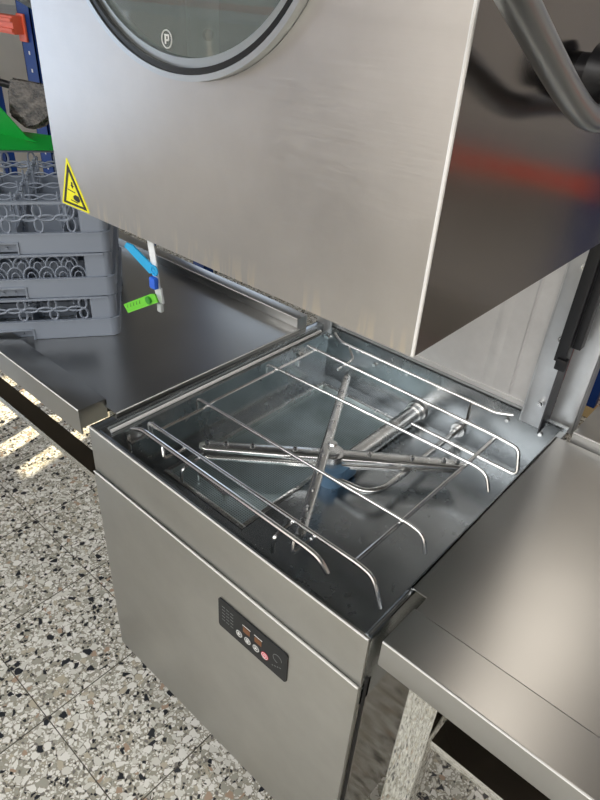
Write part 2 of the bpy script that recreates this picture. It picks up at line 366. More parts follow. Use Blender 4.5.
# wash arms
def arm_prof(bm, p0, p1, w0, w1, h, t=.003):
    """an arm of folded sheet: two side rails, rounded ends and a raised top between them"""
    p0, p1 = Vector(p0), Vector(p1); d = (p1 - p0); ln = d.length; M = Matrix.Translation(p0) @ d.to_track_quat('X', 'Z').to_matrix().to_4x4()
    n = 40; sec = []
    b = bmesh.new()
    for i in range(n + 1):
        t_ = .5 - .5 * math.cos(PI * i / n); w = w0 + (w1 - w0) * (1 - abs(2 * t_ - 1)) ** 1.0
        e = min(t_, 1 - t_) * ln
        if e < w: w *= max(.45, math.sqrt(max(0, 1 - (1 - e / w) ** 2)))
        hh = h * (.55 + .45 * (1 - abs(2 * t_ - 1)))
        x = t_ * ln
        pr = [(-w, -hh), (-w, hh * .2), (-w * .92, hh * .55), (-w * .55, hh), (w * .55, hh), (w * .92, hh * .55), (w, hh * .2), (w, -hh)]
        sec.append([b.verts.new((x, y, z)) for y, z in pr])
    for i in range(n):
        for k in range(8): b.faces.new((sec[i][k], sec[i][(k + 1) % 8], sec[i + 1][(k + 1) % 8], sec[i + 1][k]))
    b.faces.new(sec[0]); b.faces.new(sec[-1])
    merge(bm, b, M); return M, ln
hub = Vector((.331, .378, .757))
a0, a1 = Vector((.105, .195, .757)), Vector((.556, .564, .757))
bm = NB(); M, ln = arm_prof(bm, a0, a1, .0155, .0195, .007)
wa = obj('wash_arm', bm, M_arm, dw)
bm = NB(); M2, _ = arm_prof(bm, a0 + Vector((.012, -.002, -.016)), a1 + Vector((-.012, -.002, -.016)), .015, .020, .006)
obj('lower_shell', bm, M_arm, wa)
for s in (.03, .10, .20, .36, .64, .80, .92, .97):
    b_ = NB(); p = a0.lerp(a1, s); cyl(b_, p + Vector((0, 0, .0055)), p + Vector((0, 0, .0125)), .0062, .0045, 14); obj('nozzle', b_, M_chrome, wa)
    b_ = NB(); cyl(b_, p + Vector((0, 0, .012)), p + Vector((0, 0, .0132)), .0022, .0022, 8); obj('nozzle_hole', b_, M_dark, wa)
r0, r1 = Vector((.166, .640, .780)), Vector((.455, .133, .778))
bm = NB(); arm_prof(bm, r0, r1, .0095, .0115, .0070)
ra = obj('rinse_arm', bm, M_arm, dw)
for s in (.05, .16, .27, .38, .60, .70, .79, .88, .955):
    b_ = NB(); p = r0.lerp(r1, s); cyl(b_, p + Vector((0, 0, .005)), p + Vector((0, 0, .0105)), .0048, .0036, 12); obj('nozzle', b_, M_chrome, ra)
bm = NB(); cyl(bm, (.331, .378, .742), (.331, .378, .7665), .030, .027, 32); cyl(bm, (.331, .378, .766), (.331, .378, .7725), .020, .018, 28); cyl(bm, (.331, .378, .788), (.331, .378, .792), .011, .008, 16)
obj('hub', bm, M_arm, dw)
bm = NB(); cyl(bm, (.345, .366, TF), (.345, .366, .743), .029, .031, 32); box(bm, .335, .375, .37, .42, TF + .004, .742, .006)
obj('hub_base', bm, M_blue, dw)
bm = NB(); cyl(bm, (.348, .40, .727), (.348, D - .003, .727), .021, .021, 28); cyl(bm, (.348, D - .004, .727), (.348, D - .013, .727), .030, .028, 28); cyl(bm, (.348, D - .03, .727), (.348, D - .012, .727), .0245, .0245, 28)
obj('wash_pipe', bm, M_arm, dw)
bm = NB(); tube(bm, [(.466, D - .004, .733), (.467, .45, .737), (.464, .385, .737), (.44, .356, .733), (.375, .352, .728)], .0075, .05, 14); cyl(bm, (.466, D - .004, .733), (.466, D - .012, .733), .019, .018, 20); cyl(bm, (.466, D - .03, .733), (.466, D - .012, .733), .011, .011, 16)
obj('rinse_pipe', bm, M_arm, dw)
# back panel and posts
bm = NB(); box(bm, .01, .596, D + .014, D + .017, .86, 1.93); box(bm, .0, .60, D + .010, D + .016, RIM + .004, .866, .001)
for x, w_ in ((.30, .012), (.497, .014), (.553, .004)): prism(bm, [(x - w_, 0), (x, -.003), (x + w_, 0)], 1.05, Matrix.Translation((0, D + .014, .87)))
obj('back_panel', bm, M_back, dw)
bm = NB(); box(bm, .600, .650, D - .006, D - .002, .83, 1.95, .001); box(bm, .597, .600, D - .006, D + .02, .83, 1.95)
post = obj('corner_post', bm, M_galv, dw)
bm = NB()
b = bmesh.new(); vv = [b.verts.new(p) for p in ((.650, D + .019, .84), (.650, D - .034, .835), (.650, D - .034, 1.95), (.650, D + .019, 1.95))]; b.faces.new(vv)
r = bmesh.ops.extrude_face_region(b, geom=b.faces[:]); bmesh.ops.translate(b, verts=[e for e in r['geom'] if isinstance(e, bmesh.types.BMVert)], vec=(.003, 0, 0)); merge(bm, b)
obj('post_flange', bm, M_dsteel, post)
bm = NB(); box(bm, .6535, .706, D + .018, D + .022, .835, 1.95, .001); box(bm, .703, .706, D + .018, D + .05, .835, 1.95); obj('rear_channel', bm, M_galv, dw)
for z in (.893, 1.048, 1.201, 1.36):
    bm = NB(); cyl(bm, (.632, D - .006, z), (.632, D - .013, z), .008, .007, 12); cyl(bm, (.632, D - .013, z), (.632, D - .016, z), .005, .003, 10); obj('post_bolt', bm, M_chrome, post)
bm = NB(); box(bm, .640, .662, D - .052, D - .034, 1.02, 1.93, .002); box(bm, .662, .678, D - .036, D - .012, 1.05, 1.93, .002); box(bm, .646, .668, D - .058, D - .04, 1.005, 1.03, .004)
obj('slide_rail', bm, M_rail, dw)
bm = NB(); box(bm, .0, .05, D - .006, D - .002, .83, 1.95, .001); obj('corner_post', bm, M_galv, dw)

# the hood, raised
HX0, HX1, HY0, HY1, HZ0, HZ1 = -.007, .677, .020, .640, 1.289, 1.93
T = .004
PCX, PCZ, PA, PB = .320, 1.690, .2175, .183                       # porthole
bm = NB()
n = 64
def pr(a, A, B): return (PCX + A * math.cos(a), PCZ + B * math.sin(a))
def rectp(a):
    c, s = math.cos(a), math.sin(a); k = min(((HX1 - PCX) if c > 0 else (PCX - HX0)) / max(abs(c), 1e-6), ((HZ1 - PCZ) if s > 0 else (PCZ - HZ0)) / max(abs(s), 1e-6))
    return (PCX + c * k, PCZ + s * k)
angs = sorted([2 * PI * i / n for i in range(n)] + [math.atan2(z - PCZ, x - PCX) % (2 * PI) for x in (HX0, HX1) for z in (HZ0, HZ1)])
rows = []
for yy in (HY0, HY0 + T):
    inner = [bm.verts.new((pr(a, PA, PB)[0], yy, pr(a, PA, PB)[1])) for a in angs]
    outer = [bm.verts.new((rectp(a)[0], yy, rectp(a)[1])) for a in angs]
    rows.append((inner, outer))
m_ = len(angs)
for i in range(m_):
    j = (i + 1) % m_
    for (inn, out) in rows: bm.faces.new((inn[i], inn[j], out[j], out[i]))
    bm.faces.new((rows[0][0][i], rows[0][0][j], rows[1][0][j], rows[1][0][i])); bm.faces.new((rows[0][1][i], rows[0][1][j], rows[1][1][j], rows[1][1][i]))
hood = obj('hood', bm, M_hood, dw)
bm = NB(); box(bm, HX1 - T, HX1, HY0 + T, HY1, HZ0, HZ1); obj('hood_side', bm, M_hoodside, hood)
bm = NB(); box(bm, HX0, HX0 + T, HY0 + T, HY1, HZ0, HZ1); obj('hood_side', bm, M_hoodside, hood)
bm = NB(); box(bm, HX0 + T, HX1 - T, HY1 - T, HY1, HZ0, HZ1); obj('hood_back', bm, M_tank, hood)
bm = NB(); box(bm, HX0 + T, HX1 - T, HY0 + T, HY1 - T, HZ1 - T, HZ1); obj('hood_top', bm, M_hood, hood)
bm = NB(); box(bm, HX0 + T, HX1 - T, HY0 + T, HY0 + .018, HZ0, HZ0 + .003); box(bm, HX1 - .018, HX1 - T, HY0 + .018, HY1 - T, HZ0, HZ0 + .003); obj('hood_lip', bm, M_tank, hood)
bm = NB(); tube(bm, [(HX1 - .0015, HY0 + .0015, HZ0), (HX1 - .0015, HY0 + .0015, HZ1)], .0022, seg=8); obj('hood_corner_highlight', bm, M_edge_glint, hood)  # white tube painting the glint down the hood corner
obj('inner_channel', box(NB(), HX0 + T, HX0 + T + .012, .292, .356, 1.30, 1.90, .002), M_galv, hood)
obj('channel_bolt', cyl(NB(), (HX0 + T + .010, .326, 1.527), (HX0 + T + .020, .326, 1.527), .009), M_black, hood)
def ering(A0, B0, A1, B1, y0, y1, name, m, parent):
    bm = NB(); k = 96; q = []
    for (A, B, y) in ((A0, B0, y0), (A1, B1, y0), (A1, B1, y1), (A0, B0, y1)):
        q.append([bm.verts.new((PCX + A * math.cos(2 * PI * i / k), y, PCZ + B * math.sin(2 * PI * i / k))) for i in range(k)])
    for j in range(4):
        for i in range(k): bm.faces.new((q[j][i], q[j][(i + 1) % k], q[(j + 1) % 4][(i + 1) % k], q[(j + 1) % 4][i]))
    bmesh.ops.bevel(bm, geom=[e for e in bm.edges if abs(e.verts[0].co.y - y0) < 1e-6 and abs(e.verts[1].co.y - y0) < 1e-6 and (e.calc_face_angle(0) or 0) > 1], offset=.002, segments=2, affect='EDGES')
    return obj(name, bm, m, parent)
ering(.2170, .1825, .2110, .1760, HY0 - .012, HY0 + .006, 'porthole_trim', M_trim, hood)
ering(.2110, .1760, .2040, .1690, HY0 - .010, HY0 + .010, 'gasket', M_gasket, hood)
ering(.2040, .1690, .1945, .1595, HY0 - .005, HY0 + .012, 'window_ring', M_ring, hood)
bm = NB(); b = bmesh.new(); poly = [(PCX + .196 * math.cos(2 * PI * i / 96), PCZ + .161 * math.sin(2 * PI * i / 96)) for i in range(96)]
prism(bm, poly, .005, Matrix(((1, 0, 0, 0), (0, 0, 1, HY0), (0, 1, 0, 0), (0, 0, 0, 1))))
gl = obj('porthole_glass', bm, M_glass, hood)
# small round emblem printed on the glass
bm = NB(); cx, cz = .293, 1.546
tube(bm, [(cx + .009 * math.cos(a), HY0 - .0008, cz + .009 * math.sin(a)) for a in [2 * PI * i / 28 for i in range(28)]], .0008, closed=True, seg=6)
box(bm, cx - .004, cx - .0015, HY0 - .001, HY0 - .0003, cz - .005, cz + .005); box(bm, cx - .0015, cx + .004, HY0 - .001, HY0 - .0003, cz + .003, cz + .005); box(bm, cx + .002, cx + .004, HY0 - .001, HY0 - .0003, cz - .001, cz + .003); box(bm, cx - .0015, cx + .003, HY0 - .001, HY0 - .0003, cz - .002, cz + .000)
obj('glass_emblem', bm, M_white, hood)
# warning sticker
def sticker_poly(k):
    c = Vector((.033, 1.308)); P = [Vector((.029, 1.368)), Vector((-.004, 1.2905)), Vector((.077, 1.2915))]
    return [(c + (p - c) * k) for p in P]
def rtri(k, y0, th, m, nm, par):
    P = sticker_poly(k); out = []
    for i in range(3):
        a, b_, c = P[i - 1], P[i], P[(i + 1) % 3]; r = .0045
        s = b_ + (a - b_).normalized() * r; e = b_ + (c - b_).normalized() * r
        for t in (0, .25, .5, .75, 1): out.append(s * (1 - t) ** 2 + b_ * 2 * t * (1 - t) + e * t * t)
    bm = NB(); prism(bm, out, th, Matrix(((1, 0, 0, 0), (0, 0, -1, y0), (0, 1, 0, 0), (0, 0, 0, 1))))
    return obj(nm, bm, m, par)
st = rtri(1.0, HY0 - .0001, .0004, M_yellow, 'warning_sticker', hood)
bm = NB()
def on_front(bmx, poly, y, th=.0003): prism(bmx, poly, th, Matrix(((1, 0, 0, 0), (0, 0, -1, y), (0, 1, 0, 0), (0, 0, 0, 1))))
P = sticker_poly(.84); Q = sticker_poly(.63)
for i in range(3): on_front(bm, [P[i], P[(i + 1) % 3], Q[(i + 1) % 3], Q[i]], HY0 - .0005)
on_front(bm, [(.033, 1.331), (.037, 1.331), (.037, 1.326), (.040, 1.326), (.035, 1.321), (.030, 1.326), (.033, 1.326)], HY0 - .0005)
on_front(bm, [(.020, 1.318), (.041, 1.3165), (.041, 1.315), (.020, 1.3165)], HY0 - .0005)
on_front(bm, [(.034, 1.309), (.040, 1.3125), (.050, 1.3115), (.053, 1.306), (.049, 1.302), (.039, 1.303), (.034, 1.305)], HY0 - .0005)
on_front(bm, [(.026, 1.3025), (.046, 1.3015), (.046, 1.300), (.026, 1.301)], HY0 - .0005)
obj('warning_pictogram', bm, M_ink, hood)
# lifting handle wrapping the hood: side arms and front bar
bm = NB()
pts = [(.722, .62, 1.475), (.722, .32, 1.505), (.722, .215, 1.508), (.722, .135, 1.538), (.722, .04, 1.583), (.722, -.08, 1.642), (.66, -.125, 1.652), (.01, -.125, 1.652), (-.052, -.10, 1.640), (-.052, .12, 1.533), (-.052, .62, 1.475)]
tube(bm, pts, .0130, .045, 18)
obj('lifting_handle', bm, M_trim, hood)
for x0, x1 in ((HX1, .735), (-.065, HX0)):
    bm = NB(); cyl(bm, (x0, .272, 1.545), (x1, .272, 1.545), .020, .020, 28); cyl(bm, (x0 + (.015 if x0 > 0 else .02), .272, 1.545), (x0 + (.035 if x0 > 0 else .045), .272, 1.545), .030, .026, 28); obj('pivot_cap', bm, M_black, hood)

# control panel on the lower front panel
cx0, cx1, cz0, cz1 = .390, .562, .600, .678
bm = NB()
def rrect(x0, x1, z0, z1, r, k=5):
    out = []
    for (cx, cz, a) in ((x1 - r, z1 - r, 0), (x0 + r, z1 - r, 90), (x0 + r, z0 + r, 180), (x1 - r, z0 + r, 270)):
        for i in range(k + 1):
            t = math.radians(a + 90 * i / k); out.append((cx + r * math.cos(t), cz + r * math.sin(t)))
    return out
on_front(bm, rrect(cx0, cx1, cz0, cz1,   .006), -.004, .003)
cp = obj('control_panel', bm, M_panel, dw)
cx, cz = (cx0 + cx1) / 2, (cz0 + cz1) / 2
yF = -.007
for k, x in enumerate((cx - .018, cx + .011)):
    bm = NB(); x += .006; on_front(bm, rrect(x - .0085, x + .0085, cz + .003, cz + .016, .001), yF, .0006); dsp = obj('display', bm, M_disp, cp)
    bm = NB(); on_front(bm, rrect(x - .010, x + .010, cz + .019, cz + .0205, .0005), yF, .0005); obj('display_mark', bm, M_white, cp)
for k in range(4):
    x = cx - .030 + k * .0215; z = cz - .013
    bm = NB(); on_front(bm, [(x + .0085 * math.cos(2 * PI * i / 24), z + .0085 * math.sin(2 * PI * i / 24)) for i in range(24)], yF, .0008)
    bt = obj('button', bm, M_pink if k == 3 else base_mat('button_grey', (.16, .17, .17), .4), cp)
    if k == 3: bt['label'] = 'red stop button'
    bm = NB(); tube(bm, [(x + .007 * math.cos(2 * PI * i / 20), yF - .0009, z + .007 * math.sin(2 * PI * i / 20)) for i in range(20)], .0006, closed=True, seg=6)
    if k == 3:
        tube(bm, [(x + .0035 * math.cos(a), yF - .0012, z + .0035 * math.sin(a)) for a in [2 * PI * i / 14 for i in range(14)]], .0005, closed=True, seg=6)
    elif k == 1:
        box(bm, x - .003, x + .003, yF - .0016, yF - .0008, z + .001, z + .0028); box(bm, x - .003, x + .003, yF - .0016, yF - .0008, z - .003, z - .0012)
    else: on_front(bm, [(x - .003, z - .0035), (x + .004, z), (x - .003, z + .0035)], yF - .0008, .0006)
    obj('button_print', bm, M_white, cp)
bm = NB()
for i in range(5):
    z = cz + .022 - i * .009
    for j in range(3):
        x = cx0 + .010 + j * .011; obj('print_mark', box(NB(), x, x + .008, yF - .0004, yF, z, z + .0010), M_print, cp)
tube(bm, [(cx1 - .022 + .010 * math.cos(a), yF - .0003, cz + .008 + .010 * math.sin(a)) for a in [i * .25 for i in range(20)]], .0005, seg=6)
obj('print_arc', bm, M_print, cp)
for i in range(4): obj('print_mark', box(NB(), cx1 - .034 + i * .006, cx1 - .031 + i * .006, yF - .0004, yF, cz - .020 + i * .003, cz - .0185 + i * .003), M_print, cp)

# ---------------------------------------------------------------- wire basket support lying over the tank
br = thing('wire_basket_frame', 'chrome wire basket support frame lying over the open tank', 'wire rack', (.35, .35, .80))
R_ = .0042; Rw = .0036
def wire(name, pts, r, fr=.014):
    obj(name, tube(NB(), pts, r, fr), M_chrome, br)
wire('guide_rod', [(.060, .060, .846), (.084, .067, .853), (.110, .067, .853), (.527, .066, .853), (.552, .066, .850), (.572, .066, .830)], .0048)
wire('guide_rod', [(.088, .672, .858), (.120, .655, .853), (.560, .655, .853), (.592, .672, .855)], .0040)
wire('cross_rod', [(.066, .104, .800), (.053, .104, .838), (.600, .110, .838), (.632, .107, .836), (.662, .092, .800)], R_)
wire('cross_rod', [(.055, .234, .808), (.054, .234, .838), (.615, .245, .838), (.640, .242, .834), (.653, .234, .808)], Rw)
wire('cross_rod', [(.053, .454, .808), (.055, .454, .838), (.615, .475, .838), (.640, .470, .834), (.655, .460, .808)], Rw)
wire('cross_rod', [(.060, .597, .838), (.590, .597, .838), (.648, .594, .836), (.667, .570, .790), (.411, .566, .790)], R_)
wire('side_rod', [(.086, .106, .831), (.087, .228, .831), (.082, .256, .831), (.082, .601, .831)], Rw, .01)
wire('side_rod', [(.589, .111, .831), (.593, .455, .831), (.592, .515, .831), (.592, .598, .831)], R_, .01)
wire('hook', [(.150, .067, .850), (.164, .058, .830), (.168, .117, .830)], Rw, .008)
wire('hook', [(.212, .062, .798), (.212, .062, .830), (.210, .124, .831)], Rw, .014)
wire('hook', [(.498, .066, .850), (.503, .056, .830), (.506, .112, .830)], Rw, .008)
wire('hook', [(.457, .060, .796), (.457, .060, .830), (.457, .106, .832)], R_, .014)
wire('hook', [(.148, .656, .850), (.178, .640, .830), (.180, .575, .828)], Rw, .010)
wire('hook', [(.500, .655, .850), (.518, .610, .824), (.510, .570, .806)], Rw, .010)

# ---------------------------------------------------------------- tables
SURF = .860; RT = .874
def sq_leg(name, x0, x1, y0, y1, z1, par):
    bm = NB(); box(bm, x0, x1, y0, y1, .03, z1, .003); o = obj(name, bm, M_leg, par)
    bm = NB(); cyl(bm, ((x0 + x1) / 2, (y0 + y1) / 2, 0), ((x0 + x1) / 2, (y0 + y1) / 2, .03), .018, .016); obj('leg_foot', bm, M_black, o)
lt = thing('outlet_table', 'left stainless landing table with raised front rim, grey racks stacked on it', 'table', (-.9, .33, 0))
bm = NB(); box(bm, -1.70, -.031, .0, .655, SURF - .003, SURF); box(bm, -.031, .012, .058, .617, SURF - .003, SURF); box(bm, .009, .012, .058, .617, SURF - .010, SURF)
obj('tabletop', bm, M_table, lt)
bm = NB(); box(bm, -1.70, -.029, -.002, .062, RT - .002, RT, .0006); box(bm, -1.70, -.029, -.002, .002, RT - .060, RT, .0006)
box(bm, -.033, -.029, .002, .062, RT - .045, RT - .002); box(bm, -1.70, -.029, .060, .063, SURF, RT - .001)
obj('front_rim', bm, M_table, lt)
obj('added_underside_board', box(NB(), -1.69, -.036, .004, .65, .835, SURF - .0035), M_under, lt)  # unseen dark board, added to darken what the lower beam reflects
obj('rim_highlight', tube(NB(), [(-1.69, -.0015, RT - .0005), (-.029, -.0015, RT - .0005)], 0.0016, seg=8), M_edge_glint, lt)  # white tube painting the highlight on the table rim
obj('lip_highlight', tube(NB(), [(.012, .058, SURF - .0005), (.012, .617, SURF - .0005)], 0.0016, seg=8), M_edge_glint, lt)
bm = NB(); box(bm, -1.70, .004, .617, .619, SURF, .886, .0005); box(bm, -1.70, .004, .617, .656, .884, .886, .0005); box(bm, .001, .004, .619, .655, SURF - .01, .884)
obj('upstand', bm, M_table, lt)
obj('upstand_highlight', tube(NB(), [(-1.69, .6172, .8858), (.004, .6172, .8858)], 0.0016, seg=8), M_edge_glint, lt)
bm = NB(); box(bm, -.935, -.036, .015, .060, .672, .690, .001); box(bm, -1.55, -.980, .015, .060, .672, .690, .001); obj('lower_beam', bm, M_leg, lt)
sq_leg('leg', -.980, -.935, .015, .060, SURF - .026, lt); sq_leg('leg', -1.60, -1.555, .015, .060, SURF - .026, lt)
sq_leg('leg', -1.60, -1.555, .58, .625, SURF - .026, lt); sq_leg('leg', -.980, -.935, .58, .625, SURF - .026, lt)
bm = NB(); box(bm, -1.55, -.036, .585, .625, .672, .690, .001); obj('lower_beam', bm, M_leg, lt)

rt = thing('inlet_table', 'right stainless landing table in the lower right corner with square legs', 'table', (1.3, .33, 0))
bm = NB(); box(bm, .722, 2.2, .0, .66, SURF - .003, SURF); box(bm, .694, .722, .114, .658, SURF - .003, SURF); box(bm, .694, .697, .114, .658, SURF - .010, SURF)
obj('tabletop', bm, M_table, rt)
bm = NB()
prism(bm, [(-.002, .8715), (.078, .866), (.084, .8603), (.084, .8585), (.076, .864), (-.002, .8695)], 2.2 - .721, Matrix(((0, 0, 1, .721), (1, 0, 0, 0), (0, 1, 0, 0), (0, 0, 0, 1))))
box(bm, .721, 2.2, -.002, .001, .8715 - .052, .8715, .0006); box(bm, .721, .7235, .0, .07, .82, .8635)
obj('front_rim', bm, M_table, rt)
obj('added_underside_board', box(NB(), .726, 2.19, .004, .655, .835, SURF - .0035), M_under, rt)  # dark board added here too, unseen, for darker reflections below
obj('rim_highlight', tube(NB(), [(.722, -.0018, .8710), (2.19, -.0018, .8710)], 0.0016, seg=8), M_edge_glint, rt)
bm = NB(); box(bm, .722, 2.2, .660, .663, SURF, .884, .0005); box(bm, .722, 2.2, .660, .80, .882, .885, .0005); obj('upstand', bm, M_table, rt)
obj('upstand_highlight', tube(NB(), [(.722, .6602, .8848), (2.19, .6602, .8848)], 0.0016, seg=8), M_edge_glint, rt)
bm = NB(); box(bm, .810, 1.95, .048, .100, .645, .664, .001); obj('lower_beam', bm, M_leg, rt)
sq_leg('leg', .755, .805, .050, .100, SURF - .026, rt); sq_leg('leg', 1.955, 2.005, .05, .10, SURF - .026, rt)
sq_leg('leg', .755, .805, .57, .62, SURF - .026, rt); sq_leg('leg', 1.955, 2.005, .57, .62, SURF - .026, rt)
bm = NB(); box(bm, .760, .800, .105, .565, .640, .664, .001); obj('lower_beam', bm, M_leg, rt)

# ---------------------------------------------------------------- stack of grey glass racks on the left table
S = .5; HH = .105
def ellipse(bm, c, ax, az, A, B, r, k=14, half=None):
    """ellipse in the plane spanned by unit vector ax (horizontal) and z"""
    a0, a1 = (0, 2 * PI) if half is None else half
    pts = [Vector(c) + Vector(ax) * A * math.cos(a0 + (a1 - a0) * i / k) + Vector((0, 0, 1)) * B * math.sin(a0 + (a1 - a0) * i / k) for i in range(k + (0 if half is None else 1))]
    tube(bm, pts, r, closed=half is None, seg=4)
def side(bm, o, ax, nrm, style, hh):
    """one side of a rack: solid band with a handle slot, lattice above, rim"""
    o, ax, nrm = Vector(o), Vector(ax), Vector(nrm)
    def slab(s0, s1, z0, z1, t0=0.0, t1=.010):
        pts = [o + ax * s0 - nrm * t0, o + ax * s1 - nrm * t0, o + ax * s1 - nrm * t1, o + ax * s0 - nrm * t1]
        b = bmesh.new(); lo = [b.verts.new(p + Vector((0, 0, z0))) for p in pts]; hi = [b.verts.new(p + Vector((0, 0, z1))) for p in pts]
        b.faces.new(lo); b.faces.new(hi)
        for i in range(4): b.faces.new((lo[i], lo[(i + 1) % 4], hi[(i + 1) % 4], hi[i]))
        merge(bm, b)
    c0, c1 = .02, S - .02; hs0, hs1 = S / 2 - .05, S / 2 + .05
    slab(c0, hs0, 0, .046); slab(hs1, c1, 0, .046); slab(hs0, hs1, .024, .046); slab(hs0, hs1, .0, .024, .016, .02)
    slab(hs0 - .003, hs0 + .001, 0, .028, -.003, .01); slab(hs1 - .001, hs1 + .003, 0, .028, -.003, .01); slab(hs0, hs1, .024, .028, -.003, .01)
    slab(c0 - .004, c1 + .004, .043, .047, -.002, .006)
    slab(c0, .062, .046, hh, .004, .012); slab(S - .062, c1, .046, hh, .004, .012)
    slab(c0, c1, hh - .005, hh, .000, .012)
    z0, z1 = .047, hh - .005; zc = (z0 + z1) / 2; h = (z1 - z0) / 2; x = .062; w = .0315; k = int((S - .124) / w)
    w = (S - .124) / k
    for i in range(k):
        c = o + ax * (x + w * (i + .5)) - nrm * .007
        if style == 0:
            if i % 2 == 0:
                ellipse(bm, c + Vector((0, 0, z0 + h * .5)), ax, 0, w * .26, h * .52, .0026, 12)
                ellipse(bm, c + Vector((0, 0, z1 - h * .5)), ax, 0, w * .26, h * .52, .0026, 12)
                if i < k - 1: ellipse(bm, c + ax * w * .5 + Vector((0, 0, zc)), ax, 0, w * .5, h * .20, .0026, 12)
            elif i < k - 1: ellipse(bm, c + ax * w * .5 + Vector((0, 0, zc)), ax, 0, w * .5, h * .20, .0026, 12)
        else:
            for (zz, sh) in ((z0, 0), (z0 + h * .95, .5)):
                for rr in (.52,):
                    ellipse(bm, c + ax * w * sh + Vector((0, 0, zz)), ax, 0, w * rr, h * .98, .0020, 10, (0, PI)); ellipse(bm, c + ax * w * sh + Vector((0, 0, zz)), ax, 0, w * .26, h * .5, .0014, 8, (0, PI))
def rack_parts(par, style, hh):
    bm = NB(); cs = [((S / 2, -S / 2), (-1, 0), (0, -1))]
    # local frame: corner P at (0,0); x axis runs away from camera (v), y axis along -u
    sides = [((0, 0, 0), (1, 0, 0), (0, 1, 0)), ((S, 0, 0), (0, -1, 0), (1, 0, 0)), ((S, -S, 0), (-1, 0, 0), (0, -1, 0)), ((0, -S, 0), (0, 1, 0), (-1, 0, 0))]
    for o_, ax, nr in sides: side(bm, o_, ax, nr, style, hh)
    for (cx, cy, a) in ((.02, -.02, 90), (S - .02, -.02, 0), (S - .02, -S + .02, 270), (.02, -S + .02, 180)):
        for (z0, z1, r, ri) in ((0, .046, .02, .010), (.043, .047, .022, .012), (.046, hh, .016, .008)):
            out = [(cx + r * math.cos(math.radians(a + 90 * i / 6)), cy + r * math.sin(math.radians(a + 90 * i / 6))) for i in range(7)]
            inn = [(cx + ri * math.cos(math.radians(a + 90 * i / 6)), cy + ri * math.sin(math.radians(a + 90 * i / 6))) for i in range(6, -1, -1)]
            prism(bm, out + inn, z1 - z0, Matrix.Translation((0, 0, z0)))
    obj('rack_wall', bm, M_rackp, par, local=True)
    bm = NB()
    for i in range(1, 20):
        t = S * i / 20; tube(bm, [(t, -.01, .006), (t, -S + .01, .006)], .0022, seg=4); tube(bm, [(.01, -t, .010), (S - .01, -t, .010)], .0022, seg=4)
    obj('base_grid', bm, M_rackp, par, local=True)
def divider(par, hh):
    bm = NB(); k = 5
    for i in range(1, k):
        for j in range(1, k):
            x, y = S * i / k, -S * j / k
            for dx, dy in ((.012, 0), (-.012, 0), (0, .012), (0, -.012)):
                tube(bm, [(x + dx, y + dy, .01), (x + dx, y + dy, hh - .006)], .0028, seg=6)
            for z in (hh * .25, hh * .45, hh * .65, hh * .88):
                b = bmesh.new(); bmesh.ops.create_uvsphere(b, u_segments=8, v_segments=5, radius=.0072)
                merge(bm, b, Matrix.Translation((x, y, z)) @ Matrix.Diagonal((1, 1, .7, 1)))
    for i in range(1, k):
        t = S * i / k
        for (x0, x1, y0, y1) in ((t - .0015, t + .0015, -S + .02, -.02), (.02, S - .02, -t - .0015, -t + .0015)): box(bm, x0, x1, y0, y1, .012, .050)
        for j in range(k):
            a = S * j / k + .008; b_ = S * (j + 1) / k - .008; n_ = 8
            for sg in (-1, 1):
                q = [(a + (b_ - a) * e / n_, hh - .018 + sg * .006 * abs(math.sin(PI * e / 4))) for e in range(n_ + 1)]
                tube(bm, [(t, -u, z) for u, z in q], .0022, 0, 4); tube(bm, [(u, -t, z) for u, z in q], .0022, 0, 4)
    obj('compartment_divider', bm, M_rackp, par, local=True)
# local x -> v=(-.818,.575), local y -> u=(.575... ) ; rotation about z
ang = math.atan2(.575, -.818)
# with x = v the local +y is v rotated +90deg = (-.575,-.818) = -u, so the visible side lies along local +y from the corner
def mk_rack(z, label, style, hh, off=(0, 0)):
    t = thing('glass_rack', label, 'rack', (-.268 + off[0], .262 + off[1], z), ang, 'grey plastic glass racks stacked on the left table')
    rack_parts(t, style, hh); divider(t, hh)
    for c in t.children:
        c.data.transform(Matrix.Translation((0, S, 0)))
    return t
mk_rack(SURF + .001, 'bottom grey plastic glass rack of the stack, standing on the left table', 0, .104, (.004, -.003))
mk_rack(SURF + .106, 'middle grey plastic glass rack with fish-scale lattice between two others', 1, .104)
mk_rack(SURF + .211, 'topmost open grey plastic glass rack showing its compartments', 0, .115, (-.004, .003))

# green dustpan and wrapped brush on the racks
gd = thing('dustpan', 'bright green plastic dustpan lying on the back of the racks', 'dustpan', (-.84, .36, 1.188))
def plate(bm, P, th=.003):
    b = bmesh.new(); vs_ = [b.verts.new(p) for p in P]; f = b.faces.new(vs_); f.normal_update(); nn = f.normal * th
    r = bmesh.ops.extrude_face_region(b, geom=[f]); bmesh.ops.translate(b, verts=[e for e in r['geom'] if isinstance(e, bmesh.types.BMVert)], vec=nn); merge(bm, b)
bm = NB()
plate(bm, [(-.835, .300, 1.188), (-.735, .415, 1.192), (-.75, .455, 1.206), (-.80, .47, 1.208), (-1.05, .36, 1.208), (-1.0, .25, 1.188)])
obj('pan_floor', bm, M_green, gd)
bm = NB()
plate(bm, [(-.80, .400, 1.203), (-.83, .385, 1.216), (-.95, .34, 1.330), (-1.06, .31, 1.330), (-1.05, .35, 1.205)])
obj('pan_back', bm, M_green, gd)
wb = thing('wrapped_brush', 'dark brush head wrapped in clear crinkled plastic behind the green dustpan', 'brush', (-.93, .46, 1.215))
bm = NB()
plate(bm, [(-.885, .43, 1.218), (-.875, .465, 1.222), (-.838, .51, 1.262), (-.83, .53, 1.318), (-.87, .50, 1.330), (-.965, .45, 1.338), (-.975, .44, 1.300), (-.95, .42, 1.245)], .035)
